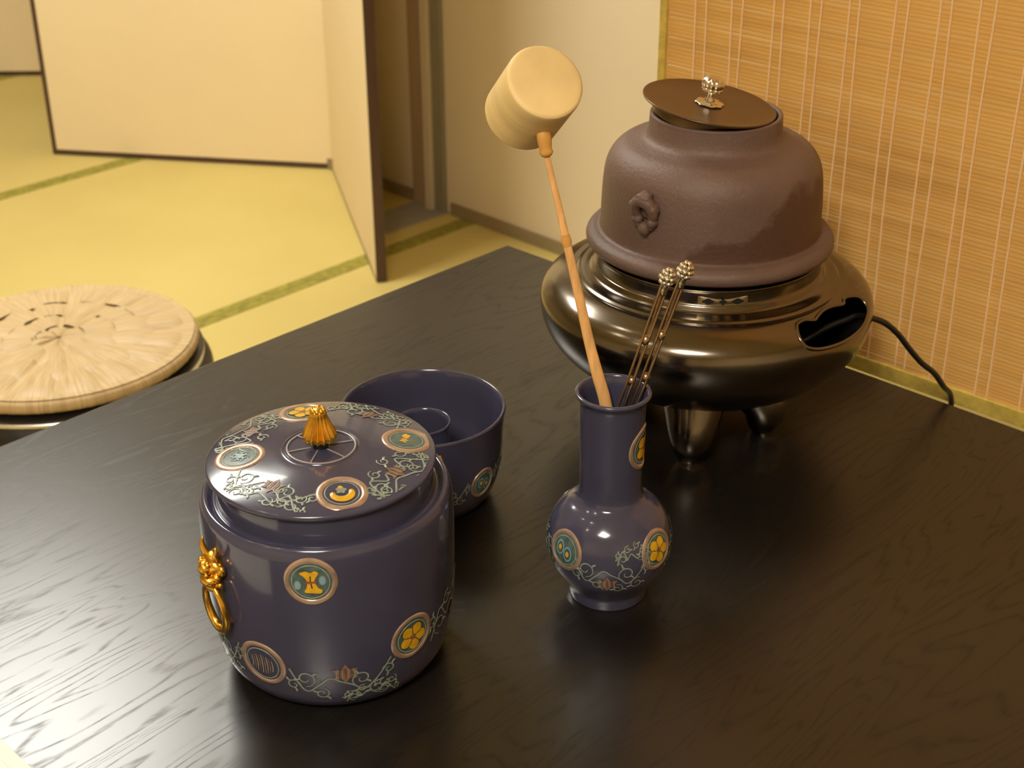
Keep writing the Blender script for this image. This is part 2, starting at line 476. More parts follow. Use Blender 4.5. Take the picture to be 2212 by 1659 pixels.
M_straw = make_straw('dried_rush_straw', (0.46, 0.32, 0.15), (0.70, 0.53, 0.29))

# ------------------------------------------------------------------ the room
E2 = R(-45.3)                          # direction of the right wall
U2 = Vector((math.cos(E2), math.sin(E2), 0)); U1 = Vector((-math.sin(E2), math.cos(E2), 0)) * -1   # U1 leads away from the wall, to the left of the picture
W0 = Vector((-0.062, 3.167, 0))       # a point at the foot of the right wall
def room(s, t, z): return W0 + U2 * s + U1 * t + Vector((0, 0, z))
def room_box(name, s0, s1, t0, t1, z0, z1, m, parent=None, bev=0.0, kind=None):
    bm = bmesh.new(); box(bm, (s0, t0, z0), (s1, t1, z1), 0, bev)
    for v in bm.verts: v.co = room(v.co.x, v.co.y, v.co.z)
    bmesh.ops.recalc_face_normals(bm, faces=bm.faces)
    o = finish(name, bm, m, parent, smooth=0)
    if kind: o['kind'] = kind
    return o
S_MIN, S_MAX, T_MAX = -3.2, 4.2, 4.6
room_box('wall_right', -0.205, S_MAX, -0.10, 0.0, FLOOR - .05, CEIL + .05, M_wallm, kind='structure')
room_box('wall_far_right', S_MIN, -0.232, -0.10, 0.0, FLOOR - .05, CEIL + .05, M_wallm, kind='structure')
room_box('wall_back', S_MIN - 0.1, S_MIN, -0.1, T_MAX, FLOOR - .05, CEIL + .05, M_wallm, kind='structure')
room_box('wall_left', S_MIN, S_MAX, T_MAX, T_MAX + 0.1, FLOOR - .05, CEIL + .05, M_wallm, kind='structure')
room_box('wall_front', S_MAX, S_MAX + 0.1, -0.1, T_MAX, FLOOR - .05, CEIL + .05, M_wallm, kind='structure')
room_box('ceiling', S_MIN, S_MAX, 0, T_MAX, CEIL, CEIL + 0.05, M_ceilm, kind='structure')
room_box('baseboard_right', -0.105, S_MAX, 0.0, 0.008, FLOOR, FLOOR + 0.028, M_skirt, kind='structure', bev=0.001)
room_box('baseboard_far_right', S_MIN, -0.240, 0.0, 0.008, FLOOR, FLOOR + 0.028, M_skirt, kind='structure', bev=0.001)
room_box('trim_1', -0.232, -0.190, -0.10, 0.010, FLOOR, CEIL, M_post, kind='structure', bev=0.002)
room_box('trim_2', -0.190, -0.176, -0.06, 0.012, FLOOR, CEIL, M_jamb, kind='structure', bev=0.001)
room_box('trim_3', -0.176, -0.154, -0.06, 0.022, FLOOR, CEIL, M_jamb_l, kind='structure', bev=0.001)
room_box('trim_4', -0.154, -0.122, -0.06, 0.012, FLOOR, CEIL, M_jamb, kind='structure', bev=0.001)
room_box('trim_5', -0.229, -0.115, 0.0, 0.19, FLOOR - 0.02, FLOOR + 0.0025, M_sill, kind='structure', bev=0.001)

# tatami: mats laid in a slightly different direction from the wall
TA = R(-133.7)
T1 = Vector((math.cos(TA), math.sin(TA), 0)); T2 = Vector((-T1.y, T1.x, 0))     # T2 points toward the camera side
B0 = Vector((-0.324, 2.958, 0)); seam = 0.940
bm = bmesh.new()
box(bm, (-6, -6, FLOOR - 0.06), (6, 6, FLOOR), 0)
for v in bm.verts: v.co = B0 + T1 * v.co.x + T2 * v.co.y + Vector((0, 0, v.co.z))
bmesh.ops.recalc_face_normals(bm, faces=bm.faces)
floor = finish('floor', bm, M_tatami, smooth=0); floor['kind'] = 'structure'
for i in range(-4, 4):
    bm = bmesh.new()
    box(bm, (-5.5, i * seam - 0.023, FLOOR - 0.005), (5.5, i * seam - 0.0005, FLOOR + 0.0012), 0, 0.0004)
    box(bm, (-5.5, i * seam + 0.0005, FLOOR - 0.005), (5.5, i * seam + 0.023, FLOOR + 0.0012), 0, 0.0004)
    for v in bm.verts: v.co = B0 + T1 * v.co.x + T2 * v.co.y + Vector((0, 0, v.co.z))
    bmesh.ops.recalc_face_normals(bm, faces=bm.faces)
    finish('tatami_border', bm, M_heri, floor, smooth=0)

# ------------------------------------------------------------------ ceiling lights
M_lamp = emitter('lamp_diffuser', LAMP_COL, MAIN_POWER)
M_lamp2 = emitter('side_lamp_diffuser', SIDE_COL, SIDE_POWER)
M_down = emitter('downlight_lens', (1.0, 0.9, 0.75), DOWN_POWER)
M_lampbody = basic('lamp_housing', (0.8, 0.78, 0.72), 0.5)
def panel_light(x, y, w, d, rz, m, label):
    t = thing('ceiling_light', label, 'ceiling light', (x, y, CEIL), rz)
    bm = bmesh.new(); box(bm, (-w / 2 - .03, -d / 2 - .03, -0.05), (w / 2 + .03, d / 2 + .03, 0), 0, 0.006)
    finish('housing', bm, M_lampbody, t, smooth=0)
    bm = bmesh.new(); box(bm, (-w / 2, -d / 2, -0.058), (w / 2, d / 2, -0.051), 0, 0.002)
    finish('diffuser', bm, m, t, smooth=0)
panel_light(-1.10, 2.42, 0.74, 0.74, R(45), M_lamp, 'large square white ceiling light in front of the folding screen')
panel_light(-0.35, -0.50, 0.5, 0.5, R(45), M_lamp2, 'smaller square white ceiling light behind the viewer')
def downlight(x, y, label):
    t = thing('downlight', label, 'downlight', (x, y, CEIL), 0, 'small round downlights in the ceiling')
    bm = bmesh.new(); lathe(bm, [(0.04, 0), (0.055, 0), (0.055, -0.006), (0.042, -0.008), (0.04, -0.003)], 32)
    finish('trim_ring', bm, M_lampbody, t)
    bm = bmesh.new(); lathe(bm, [(0, -0.004), (0.038, -0.004), (0.038, -0.001)], 32)
    finish('lens', bm, M_down, t)
for x, y, l in ((-1.25, 0.9, 'left of the table'), (-0.85, 0.45, 'nearest the left end of the table'), (-1.3, 0.1, 'left behind the viewer'), (-0.75, 1.35, 'nearest the far corner of the table')):
    downlight(x, y, 'small round ceiling downlight ' + l)

# ------------------------------------------------------------------ folding screens
def screen_panel(root, a, b, z0, z1, th, rev, brev, side, ends=(1, 1)):
    """one leaf from a to b (xy at its foot); side = +1/-1 tells where its thickness goes"""
    a = Vector((*a, 0)); b = Vector((*b, 0)); d = b - a; L = d.length; d.normalize(); n = Vector((-d.y, d.x, 0)) * side
    mt = Matrix((d, n, Vector((0, 0, 1)))).transposed().to_4x4(); mt.translation = a
    bm = bmesh.new(); box(bm, (0.004 if ends[0] else 0.0003, 0.0012, z0 + 0.0025), (L - 0.004 if ends[1] else L - 0.0003, th - 0.0012, z1 - 0.004), 0, 0, mt)
    bmesh.ops.recalc_face_normals(bm, faces=bm.faces)
    p = finish('panel', bm, M_paper, root, smooth=0)
    bm = bmesh.new()
    if ends[0]: box(bm, (0, 0, z0), (rev, th, z1), 0, 0.0008, mt)
    if ends[1]: box(bm, (L - rev, 0, z0), (L, th, z1), 0, 0.0008, mt)
    x0 = rev if ends[0] else 0; x1 = L - rev if ends[1] else L
    box(bm, (x0, 0, z0), (x1, th, z0 + brev), 0, 0.0008, mt); box(bm, (x0, 0, z1 - brev), (x1, th, z1), 0, 0.0008, mt)
    bmesh.ops.recalc_face_normals(bm, faces=bm.faces)
    finish('frame', bm, M_frame, p, smooth=0)
SCR_TOP = 0.98
sc = thing('folding_screen', 'tall cream folding screen with dark brown frame, standing half open on the tatami', 'folding screen', (0, 0, 0))
screen_panel(sc, (-1.186, 3.684), (-0.447, 3.556), FLOOR + 0.0015, SCR_TOP, 0.018, 0.012, 0.013, 1, (1, 0))
screen_panel(sc, (-0.449, 3.552), (-0.281, 2.840), FLOOR + 0.0015, SCR_TOP, 0.022, 0.004, 0.003, 1, (0, 1))
sc2 = thing('folding_screen', 'farther cream folding screen, only its foot seen at the upper left edge', 'folding screen', (0, 0, 0))
screen_panel(sc2, (-1.95, 4.42), (-1.25, 4.43), FLOOR + 0.0015, SCR_TOP, 0.018, 0.012, 0.013, 1)
screen_panel(sc2, (-2.05, 3.75), (-1.955, 4.42), FLOOR + 0.0015, SCR_TOP, 0.018, 0.006, 0.013, 1)

# ------------------------------------------------------------------ table
TAB = R(-134.04)
CORNER = Vector((-0.0041, 1.526, 0))
TL, TW = 0.96, 1.7
tb = thing('low_table', 'black stained wooden table with visible grain carrying the tea utensils', 'table', CORNER, TAB)
bm = bmesh.new(); box(bm, (0, 0, -0.032), (TL, TW, 0), 0, 0.0025)
finish('tabletop', bm, M_table, tb, smooth=0)
bm = bmesh.new()
for lo, hi in (((0.05, 0.05, -0.10), (TL - .05, 0.07, -0.032)), ((0.05, TW - .07, -0.10), (TL - .05, TW - .05, -0.032)),
               ((0.05, 0.07, -0.10), (0.07, TW - .07, -0.032)), ((TL - .07, 0.07, -0.10), (TL - .05, TW - .07, -0.032))): box(bm, lo, hi, 0, 0.002)
finish('apron', bm, M_table, tb, smooth=0)
for x in (0.04, TL - 0.10):
    for y in (0.04, TW - 0.10):
        bm = bmesh.new(); box(bm, (x, y, FLOOR), (x + .06, y + .06, -0.032), 0, 0.003); finish('leg', bm, M_table, tb, smooth=0)

# paper lying at the near left
T_X = Vector((math.cos(TAB), math.sin(TAB), 0)); T_Y = Vector((-T_X.y, T_X.x, 0))
def on_table(a, b, z=0): return CORNER + T_X * a + T_Y * b + Vector((0, 0, z))
bm = bmesh.new(); box(bm, (0.802, 0.02, 0.0002), (0.945, 0.44, 0.0020), 0, 0.0006); box(bm, (0.812, 0.022, 0.0022), (0.947, 0.437, 0.0036), 0, 0.0006)
for v in bm.verts: v.co = on_table(v.co.x, v.co.y, v.co.z)
tag(finish('paper_sheet', bm, M_white, smooth=0), 'white folded paper on the black table, at the lower left corner of the photo', 'paper')

# ------------------------------------------------------------------ bamboo blind standing behind the table
BL = thing('bamboo_blind', 'orange-brown split bamboo blind with pale threads and mustard binding behind the table', 'blind', on_table(-0.028, 0.18, -0.016), R(-44.04 + 0.9))
BW, BH = 0.95, 1.614
bm = bmesh.new()
z = 0.0135; k = 0
while z < BH:
    h = 0.0034 + 0.0008 * random.random()
    dy = (random.random() - .5) * 0.0003
    tilt = (random.random() - .5) * 0.0006
    vs_ = []
    ns = 10
    for j in range(ns + 1):
        x = 0.006 + (BW - 0.012) * j / ns
        zz = z + tilt * (j / ns - .5) + 0.0005 * math.sin(j * 1.7 + k)
        vs_.append([bm.verts.new((x, dy + 0.0, zz)), bm.verts.new((x, dy - 0.00022, zz + h * .5)), bm.verts.new((x, dy + 0.0, zz + h)), bm.verts.new((x, dy + 0.0008, zz + h * .5))])
    for a, b in zip(vs_[:-1], vs_[1:]):
        for q in range(4): bm.faces.new([a[q], b[q], b[(q + 1) % 4], a[(q + 1) % 4]])
    bm.faces.new(vs_[0]); bm.faces.new(list(reversed(vs_[-1])))
    z += h * 0.985; k += 1
bmesh.ops.recalc_face_normals(bm, faces=bm.faces)
slats = finish('slat_panel', bm, M_reed, BL, smooth=0)
x = 0.042; k = 0
bm = bmesh.new()
while x < BW - 0.02:
    for dx in (0, 0.0115):
        ph = random.random() * 6
        pts = [(x + dx + 0.0010 * math.sin(zz * 17 + ph), -0.0016, zz) for zz in [0.008 + i * 0.02 for i in range(int(BH / 0.02))]]
        tube(bm, pts, 0.0009, 6)
    x += 0.0405 + 0.004 * math.sin(k * 1.9); k += 1
finish('thread', bm, M_thread, slats)
bm = bmesh.new()
box(bm, (0, -0.0035, 0), (BW, 0.0035, 0.0150), 0, 0.001); box(bm, (0, -0.0030, 0.015), (0.0085, 0.0030, BH), 0, 0.001)
box(bm, (BW - 0.0085, -0.0030, 0.015), (BW, 0.0030, BH), 0, 0.001); box(bm, (0, -0.0035, BH), (BW, 0.0035, BH + 0.02), 0, 0.001)
finish('binding', bm, M_bind, BL, smooth=0)

# ------------------------------------------------------------------ enamel ornament
def motif(bm, S, az, s, kind, sc, off, cx=0, cy=0):
    """medallion middle; material slots: 0 ring 1 teal 2 yellow 3 pale 4 brown 5 red 6 line 7 blue"""
    P = lambda pts, mi, o=0.0: d_poly(bm, S, az, s, [(cx + a * sc, cy + b * sc) for a, b in pts], off + 0.00022 + o, mi, cx, cy)
    if kind == 'knot':      # two yellow flaps bound by a red bar, teal rounds at the sides
        up_ = curve2([(-.16, .05), (-.30, .30), (-.52, .48), (-.20, .60), (0, .52), (.22, .62), (.38, .50), (.26, .28), (.16, .05)], 4)
        dn = curve2([(-.16, -.05), (-.20, -.30), (-.30, -.55), (.05, -.60), (.45, -.60), (.52, -.42), (.34, -.30), (.22, -.05)], 4)
        d_poly(bm, S, az, s, [(cx + a * sc * 1.06, cy + b * sc * 1.06) for a, b in up_], off + .0002, 6, cx, cy + .3 * sc)
        d_poly(bm, S, az, s, [(cx + a * sc * 1.06, cy + b * sc * 1.06) for a, b in dn], off + .0002, 6, cx, cy - .3 * sc)
        d_poly(bm, S, az, s, [(cx + a * sc, cy + b * sc) for a, b in up_], off + .0003, 2, cx, cy + .3 * sc)
        d_poly(bm, S, az, s, [(cx + a * sc, cy + b * sc) for a, b in dn], off + .0003, 2, cx, cy - .3 * sc)
        d_ribbon(bm, S, az, s, [(cx - .26 * sc, cy - .03 * sc), (cx, cy), (cx + .30 * sc, cy + .05 * sc)], .09 * sc, off + .0005, 5, False)
        d_ribbon(bm, S, az, s, [(cx + .0 * sc, cy + .35 * sc), (cx, cy + .0), (cx + .06 * sc, cy - .32 * sc)], .06 * sc, off + .00045, 6, False)
        for sx, sy in ((-.62, -.18), (.56, .10)):
            d_disc(bm, S, az, s, .17 * sc, off + .0003, 3, cx + sx * sc, cy + sy * sc, .26 * sc, 20); d_disc(bm, S, az, s, .12 * sc, off + .0004, 7, cx + sx * sc, cy + sy * sc, .20 * sc, 20)
    elif kind == 'crescent':
        pts = [(.50 * math.cos(t), .44 * math.sin(t) - .02) for t in [R(-200 + i * 220 / 20) for i in range(21)]]
        path = [(cx + a * sc, cy + (b - .05) * sc) for a, b in pts]
        d_ribbon(bm, S, az, s, path, .42 * sc, off + .0003, 2)
        d_poly(bm, S, az, s, [(cx + a * sc, cy + (b + .18) * sc) for a, b in lobes(.30, 5, .35)], off + .0004, 3, cx, cy + .18 * sc)
        d_poly(bm, S, az, s, [(cx + a * sc, cy + (b + .42) * sc) for a, b in lobes(.13, 4, .3)], off + .0005, 2, cx, cy + .42 * sc)
    elif kind == 'flower':
        P(lobes(.84, 5, .32, .4), 6); P(lobes(.80, 5, .32, .4), 2, .0001); P(lobes(.18, 5, .3), 4, .0002)
        for i in range(5):
            t = .4 + i * 2 * PI / 5
            d_ribbon(bm, S, az, s, [(cx + .12 * sc * math.cos(t), cy + .12 * sc * math.sin(t)), (cx + .3 * sc * math.cos(t + .1), cy + .3 * sc * math.sin(t + .1)), (cx + .62 * sc * math.cos(t), cy + .62 * sc * math.sin(t))], .05 * sc, off + .0005, 6)
    elif kind == 'eyes':    # two teal rounds with yellow middles
        for sx, sy in ((-.30, .12), (.30, -.12)):
            d_disc(bm, S, az, s, .30 * sc, off + .0003, 7, cx + sx * sc, cy + sy * sc, .46 * sc, 24); d_disc(bm, S, az, s, .23 * sc, off + .0004, 1, cx + sx * sc, cy + sy * sc, .37 * sc, 24)
            d_disc(bm, S, az, s, .12 * sc, off + .0005, 2, cx + sx * sc, cy + sy * sc, .17 * sc, 20)
    elif kind == 'pair':    # two small yellow blossoms on pale ground
        for sx, sy in ((-.1, .15), (.42, -.05)):
            P([(a + sx, b + sy) for a, b in lobes(.24, 4, .35)], 2)
        for i in range(5): d_ribbon(bm, S, az, s, curve2([(cx + (-.6 + i * .16) * sc, cy - .35 * sc), (cx + (-.5 + i * .16) * sc, cy), (cx + (-.6 + i * .18) * sc, cy + .35 * sc)]), .06 * sc, off + .0003, 3)
    elif kind == 'green':
        for i in range(6):
            t = i * PI / 3
            d_ribbon(bm, S, az, s, spiral(cx + .33 * sc * math.cos(t), cy + .33 * sc * math.sin(t), .22 * sc, 1.1, t), .07 * sc, off + .0003, 3 if i % 2 else 7)
        P(lobes(.2, 5, .3), 7)
    elif kind == 'brown':
        for i in range(9):
            a = -.56 + i * .14; h = math.sqrt(max(.05, .5 - a * a)) * .8
            d_ribbon(bm, S, az, s, curve2([(cx + a * sc, cy - h * sc), (cx + (a + .05) * sc, cy), (cx + a * sc, cy + h * sc)]), .07 * sc, off + .0003, 4 if i % 2 else 3)

DM = None
def medallion(parent, S, az, s, rad, kind, fill=1, off=0.0003, ring=0.22):
    bm = bmesh.new()
    d_disc(bm, S, az, s, rad * (1 - ring) + 0.0004, off * 0.6, fill)
    d_ring(bm, S, az, s, rad * (1 - ring), rad, off * 0.4, 0.0007, 0)
    d_ring(bm, S, az, s, rad * (1 - ring) * 0.86, rad * (1 - ring) * 0.92, off, 0.0002, 3, 40)
    o = finish('medallion', bm, [M_ring, M_teal, M_yel, M_pale, M_brown, M_red, M_line, M_blue, M_glaze], parent)
    bm = bmesh.new(); motif(bm, S, az, s, kind, rad * (1 - ring), off)
    finish('motif', bm, [M_ring, M_teal, M_yel, M_pale, M_brown, M_red, M_line, M_blue, M_glaze], o)
    return o

def vine(bm, S, az, s, w, span, k=1.0, flip=1, th=0.0012):
    """scrolling tendrils either side of a brown star blossom; width span, height w"""
    off = 0.0003
    h = span / 2
    main = curve2([(-h, .35 * w * flip), (-h * .72, -.25 * w * flip), (-h * .42, -.05 * w), (-h * .22, .12 * w), (0, 0), (h * .22, -.12 * w), (h * .45, -.30 * w * flip), (h * .72, -.05 * w), (h, .40 * w * flip)], 8)
    d_ribbon(bm, S, az, s, main, th, off, 0, False)
    for cx, cy, r, a0, d in ((-h * .70, .10 * w, .23 * w, -1.6, 1), (-h * .40, -.32 * w, .17 * w, 1.2, -1), (h * .40, .02 * w, .22 * w, -2.2, -1), (h * .72, -.34 * w, .20 * w, 1.3, 1),
                             (h * .18, -.46 * w, .16 * w, 1.8, -1), (-h * .95, -.10 * w, .16 * w, 0, 1), (h * .95, .10 * w, .15 * w, 3, -1)):
        sp = spiral(cx, cy * flip, r, 1.25, a0, d * flip)
        d_ribbon(bm, S, az, s, sp, th * .9, off + .00003, 0)
        for q in (0.3, 0.62):   # leaflets
            p = sp[int(q * (len(sp) - 1))]; a = math.atan2(p[1] - cy * flip, p[0] - cx)
            d_ribbon(bm, S, az, s, [(p[0], p[1]), (p[0] + .07 * w * math.cos(a + .4), p[1] + .07 * w * math.sin(a + .4)), (p[0] + .13 * w * math.cos(a + .1), p[1] + .13 * w * math.sin(a + .1))], th * 1.5, off + .00006, 0)
def star(bm, S, az, s, r, k=6):
    off = 0.0004
    pts = []
    for i in range(k * 2):
        t = PI / 2 + i * PI / k; q = r if i % 2 == 0 else r * .52
        pts.append((q * math.cos(t), q * math.sin(t) * .85))
    d_poly(bm, S, az, s, pts, off, 1, 0, 0)
    for i in range(-3, 4):
        d_ribbon(bm, S, az, s, [(i * r * .2, -.45 * r), (i * r * .2, .1 * r), (i * r * .17, .5 * r)], r * .07, off + .0002, 0 if i % 2 else 2)
def scrollwork(parent, S, items, stars):
    for it in items:
        bm = bmesh.new(); vine(bm, S, *it)
        finish('vine_scroll', bm, [M_pale, M_brown, M_line], parent)
    for (az, s, r) in stars:
        bm = bmesh.new(); star(bm, S, az, s, r)
        finish('star_blossom', bm, [M_pale, M_brown, M_line], parent)

# ------------------------------------------------------------------ water jar
jar = thing('water_jar', 'lidded indigo enamelled water jar with gilt ring handles and gold fluted knob', 'water jar', (-0.1191, 0.8093, 0))
SJ = Surf(JAR)
bm = bmesh.new(); lathe(bm, JAR + [(0.0668, 0.146), (0.0660, 0.125), (0.0765, 0.118), (0.0768, 0.03), (0.06, 0.006), (0, 0.006)], 128)
body = finish('body', bm, M_glaze, jar, smooth=50)
for az, s, k, fill, r in ((-91, 0.1765, 'knot', 1, 0.0165), (-118.5, 0.1070, 'brown', 8, 0.0170), (-45.5, 0.1180, 'flower', 1, 0.0165), (27, 0.112, 'eyes', 1, .0165), (99, .112, 'flower', 1, .0165), (171, .112, 'knot', 1, .0165), (30, .1765, 'crescent', 1, .0165), (150, .1765, 'eyes', 1, .0165)):
    medallion(body, SJ, az, s, r, k, fill)
scrollwork(body, SJ, [(-81, 0.098, 0.030, 0.064, 1, 1), (-9, 0.115, 0.034, 0.066, 1, -1), (63, 0.1, 0.03, 0.064), (135, 0.1, 0.03, 0.064, 1, -1), (-150, 0.104, 0.03, 0.050), (-66, 0.084, 0.018, 0.034, 1, -1)],
           [(-79, 0.1045, 0.0095), (-9, 0.108, 0.0085), (63, 0.103, 0.009), (135, .103, .009), (-152, 0.104, 0.008)])
# lid
lid_off = bpy.data.objects.new('lid', None)
SL = Surf(LIDP, planar=True)
bm = bmesh.new(); lathe(bm, LIDP, 128)
bm.verts.ensure_lookup_table()
lid = finish('lid', bm, M_glaze, jar, smooth=50, loc=(-0.0017, 0, 0))
bpy.data.objects.remove(lid_off)
for az, s, k in ((-70, 0.0275, 'crescent'), (14, 0.0265, 'pair'), (-171.5, 0.031, 'green'), (109, 0.0275, 'flower')):
    medallion(lid, SL, az, s, 0.0160, k, 1 if k != 'crescent' else 8, ring=0.27)
scrollwork(lid, SL, [(-119, 0.030, 0.026, 0.060), (-28, 0.026, 0.026, 0.052, 1, -1), (61, 0.028, 0.026, 0.056), (153, 0.028, 0.026, 0.050, 1, -1), (-117, 0.021, 0.020, 0.058, 1, -1), (-28, 0.019, 0.018, 0.056), (61, 0.020, 0.018, 0.056, 1, -1), (153, 0.020, 0.018, 0.056)],
           [(-119, 0.032, 0.0085), (-28, 0.026, 0.0085), (61, 0.028, 0.008), (153, 0.028, 0.008)])
bm = bmesh.new()       # chased rosette under the knob
d_ring(bm, SL, 0, SL.s[-1] - 0.0005, 0.0208, 0.0222, 0.0004, 0.0006, 0, 64)
for i in range(6):
    t = R(20 + 60 * i); p0 = Vector((math.cos(t) * .006, math.sin(t) * .006, .1556)); p1 = Vector((math.cos(t) * .0215, math.sin(t) * .0215, .1554))
    tube(bm, [p0, (p0 + p1) / 2 + Vector((0, 0, .0001)), p1], .0005, 6)
finish('rosette', bm, basic('greyed_glaze_line', (0.30, 0.28, 0.30), 0.25), lid)
bm = bmesh.new()
flute = lambda a, r, z: r * (1 + 0.10 * math.cos(16 * a) * min(1, max(0, (0.1815 - z) / 0.008)))
lathe(bm, [(0, .1555), (.0050, .1555), (.0054, .1575), (.0046, .1595), (.0056, .1610), (.0078, .1620)], 64, 1)
lathe(bm, [(.0075, .1616), (.0092, .1610), (.0101, .1624), (.0099, .1644), (.0086, .1676), (.0070, .1716), (.0058, .1756), (.0052, .1780), (.0053, .1796), (.0046, .1812), (.0028, .1823), (0, .1826)], 128, 0, rmod=flute)
for i in range(8):
    t = 2 * PI * i / 8; ball(bm, (.0036 * math.cos(t), .0036 * math.sin(t), .1812), .0016, 2)
finish('knob', bm, [M_gold, M_black], lid, smooth=60, loc=(0, 0, 0))

# gilt mask handles with rings
def mask_handle(az):
    a = R(az); n = Vector((math.cos(a), math.sin(a), 0)); t = Vector((-math.sin(a), math.cos(a), 0))
    mt = Matrix((t, n, Vector((0, 0, 1)))).transposed().to_4x4(); mt.translation = n * 0.0805 + Vector((0, 0, 0.1010)); mt = mt @ Matrix.Scale(1.16, 4)
    bm = bmesh.new()   # local x = across, y = outward, z = up
    ball(bm, (0, .003, .002), .0085, 3, sc=(1.05, .62, .78), mat=mt, bumpy=.25, bs=260)
    ball(bm, (0, .0075, .0015), .0045, 2, sc=(.95, .9, .9), mat=mt, bumpy=.2)           # snout
    ball(bm, (0, .0065, -.0060), .0050, 2, sc=(1.3, .9, .75), mat=mt, bumpy=.2)         # jaw
    for sx in (-1, 1):
        tube(bm, [mt @ p for p in smooth_path([(sx * .0040, .0035, .0055), (sx * .0062, .0045, .0095), (sx * .0072, .0045, .0130), (sx * .0066, .0040, .0160)], 4)],
             [.0026, .0025, .0024, .0023, .0021, .002, .0018, .0016, .0014, .0012, .001, .0008, .0005], 8)    # horns
        ball(bm, (sx * .0085, .0030, .0018), .0028, 2, sc=(1, .8, 1.2), mat=mt)          # ears
        ball(bm, (sx * .0034, .0080, .0048), .0019, 2, mat=mt)                           # brows
        ball(bm, (sx * .0062, .0050, -.0030), .0026, 2, mat=mt)                          # cheeks
        ball(bm, (sx * .0034, .0095, -.0012), .0014, 1, mat=mt)
        for k in range(3): ball(bm, (sx * (.003 + .0026 * k), .0045, -.0088 + .001 * k), .0018, 1, mat=mt)   # beard curls
    tube(bm, [mt @ Vector(p) for p in ((-.0045, .0052, -.0108), (0, .0062, -.0118), (.0045, .0052, -.0108))], .0026, 8)
    m = finish('lion_mask', bm, M_gold, body, smooth=70)
    bm = bmesh.new()
    pts = []
    for i in range(40):
        q = 2 * PI * i / 40
        pts.append(mt @ Vector((.0100 * math.sin(q), .0058 - .0014 * (1 - math.cos(q)) , -.0250 + .0150 * math.cos(q))))
    tube(bm, pts, [.0024 + .0005 * math.cos(2 * PI * i / 40 + PI) for i in range(40)], 12, closed=True)
    finish('ring_pull', bm, M_gold, m, smooth=80)
mask_handle(-140.5); mask_handle(39.5)

# ------------------------------------------------------------------ ladle vase
vase = thing('ladle_vase', 'slender necked indigo enamelled vase holding the bamboo ladle and metal fire chopsticks', 'vase', (0.0675, 0.8722, 0))
SV = Surf(VASE)
bm = bmesh.new(); lathe(bm, VASE + [(0.0196, 0.150), (0.0190, 0.10), (0.0192, 0.084), (0.024, 0.0765), (0.036, 0.064), (0.040, 0.048), (0.036, 0.028), (0.025, 0.010), (0, 0.007)], 112)
vb = finish('body', bm, M_glaze, vase, smooth=50)
for az, s, k, r in ((-139, 0.0850, 'eyes', 0.0150), (-43, 0.0860, 'flower', 0.0150), (41, .086, 'knot', .015), (131, .086, 'flower', .015)):
    medallion(vb, SV, az, s, r, k)
medallion(vb, SV, -19, 0.1625, 0.0165, 'flower')
scrollwork(vb, SV, [(-91, 0.0745, 0.028, 0.052, 1, 1, .0010), (-1, .0745, .028, .048, 1, -1, .001), (86, .0745, .028, .05, 1, 1, .001), (176, .0745, .028, .048, 1, -1, .001), (-70, .088, .016, .024, 1, -1, .0009)],
           [(-95, 0.0660, 0.0085), (-1, .068, .008), (86, .068, .008), (176, .068, .008)])

# ------------------------------------------------------------------ waste-water bowl and lid rest
bowl = thing('waste_water_bowl', 'wide open indigo enamelled bowl standing behind the water jar', 'bowl', (-0.0689, 1.0057, 0))
SB = Surf(BOWL)
bm = bmesh.new(); lathe(bm, BOWL + [(.0590, .060), (.0572, .035), (.0535, .018), (.045, .0075), (.02, .0055), (0, .0055)], 112)
bb = finish('body', bm, M_glaze, bowl, smooth=50)
for az, k in ((-39, 'eyes'), (33, 'flower'), (105, 'knot'), (177, 'flower'), (-111, 'flower')): medallion(bb, SB, az, 0.0820, 0.0128, k)
scrollwork(bb, SB, [(-75, .080, .020, .044, 1, 1, .001), (-3, .084, .024, .044, 1, -1, .001), (69, .08, .02, .044, 1, 1, .001), (141, .08, .02, .044, 1, 1, .001), (-147, .08, .02, .044, 1, 1, .001)],
           [(-75, .080, .0065), (-3, .082, .0065), (69, .08, .0065), (141, .08, .0065), (-147, .08, .0065)])
rest = thing('lid_rest', 'small hollow indigo cylinder standing inside the open bowl', 'lid rest', (-0.0690, 0.9985, 0.0057))
bm = bmesh.new(); lathe(bm, spl([(.0188, 0), (.0200, .001), (.0205, .004), (.0203, .030), (.0208, .0560), (.0218, .0618), (.0213, .0632), (.0203, .0630), (.0194, .0610), (.0188, .055), (.0186, .004), (.0186, 0)], (0,)), 80)
finish('cylinder', bm, M_glaze, rest, smooth=60)

# ------------------------------------------------------------------ brazier
fur = thing('brazier', 'rounded burnished bronze electric brazier on three feet, under the iron kettle', 'brazier', (0.1635, 1.1435, 0))
SF = Surf(FURO)
hole = [(-62.3, 0.2046), (-60.6, 0.2078), (-57.1, 0.2090), (-53.2, 0.2060), (-50.0, 0.2084), (-45.1, 0.2109), (-39.8, 0.2103), (-33.5, 0.2058), (-31.0, 0.2078), (-27.7, 0.2076), (-23.6, 0.2030), (-21.6, 0.1960), (-23.0, 0.1883), (-27.2, 0.1833), (-33.9, 0.1802), (-43.4, 0.1792), (-51.7, 0.1800), (-58.6, 0.1822), (-62.7, 0.1866), (-63.8, 0.1955)]
def inside(a, s):
    c = False; n = len(hole)
    for i in range(n):
        (x1, y1), (x2, y2) = hole[i], hole[i - 1]
        if (y1 > s) != (y2 > s) and a < (x2 - x1) * (s - y1) / (y2 - y1) + x1: c = not c
    return c
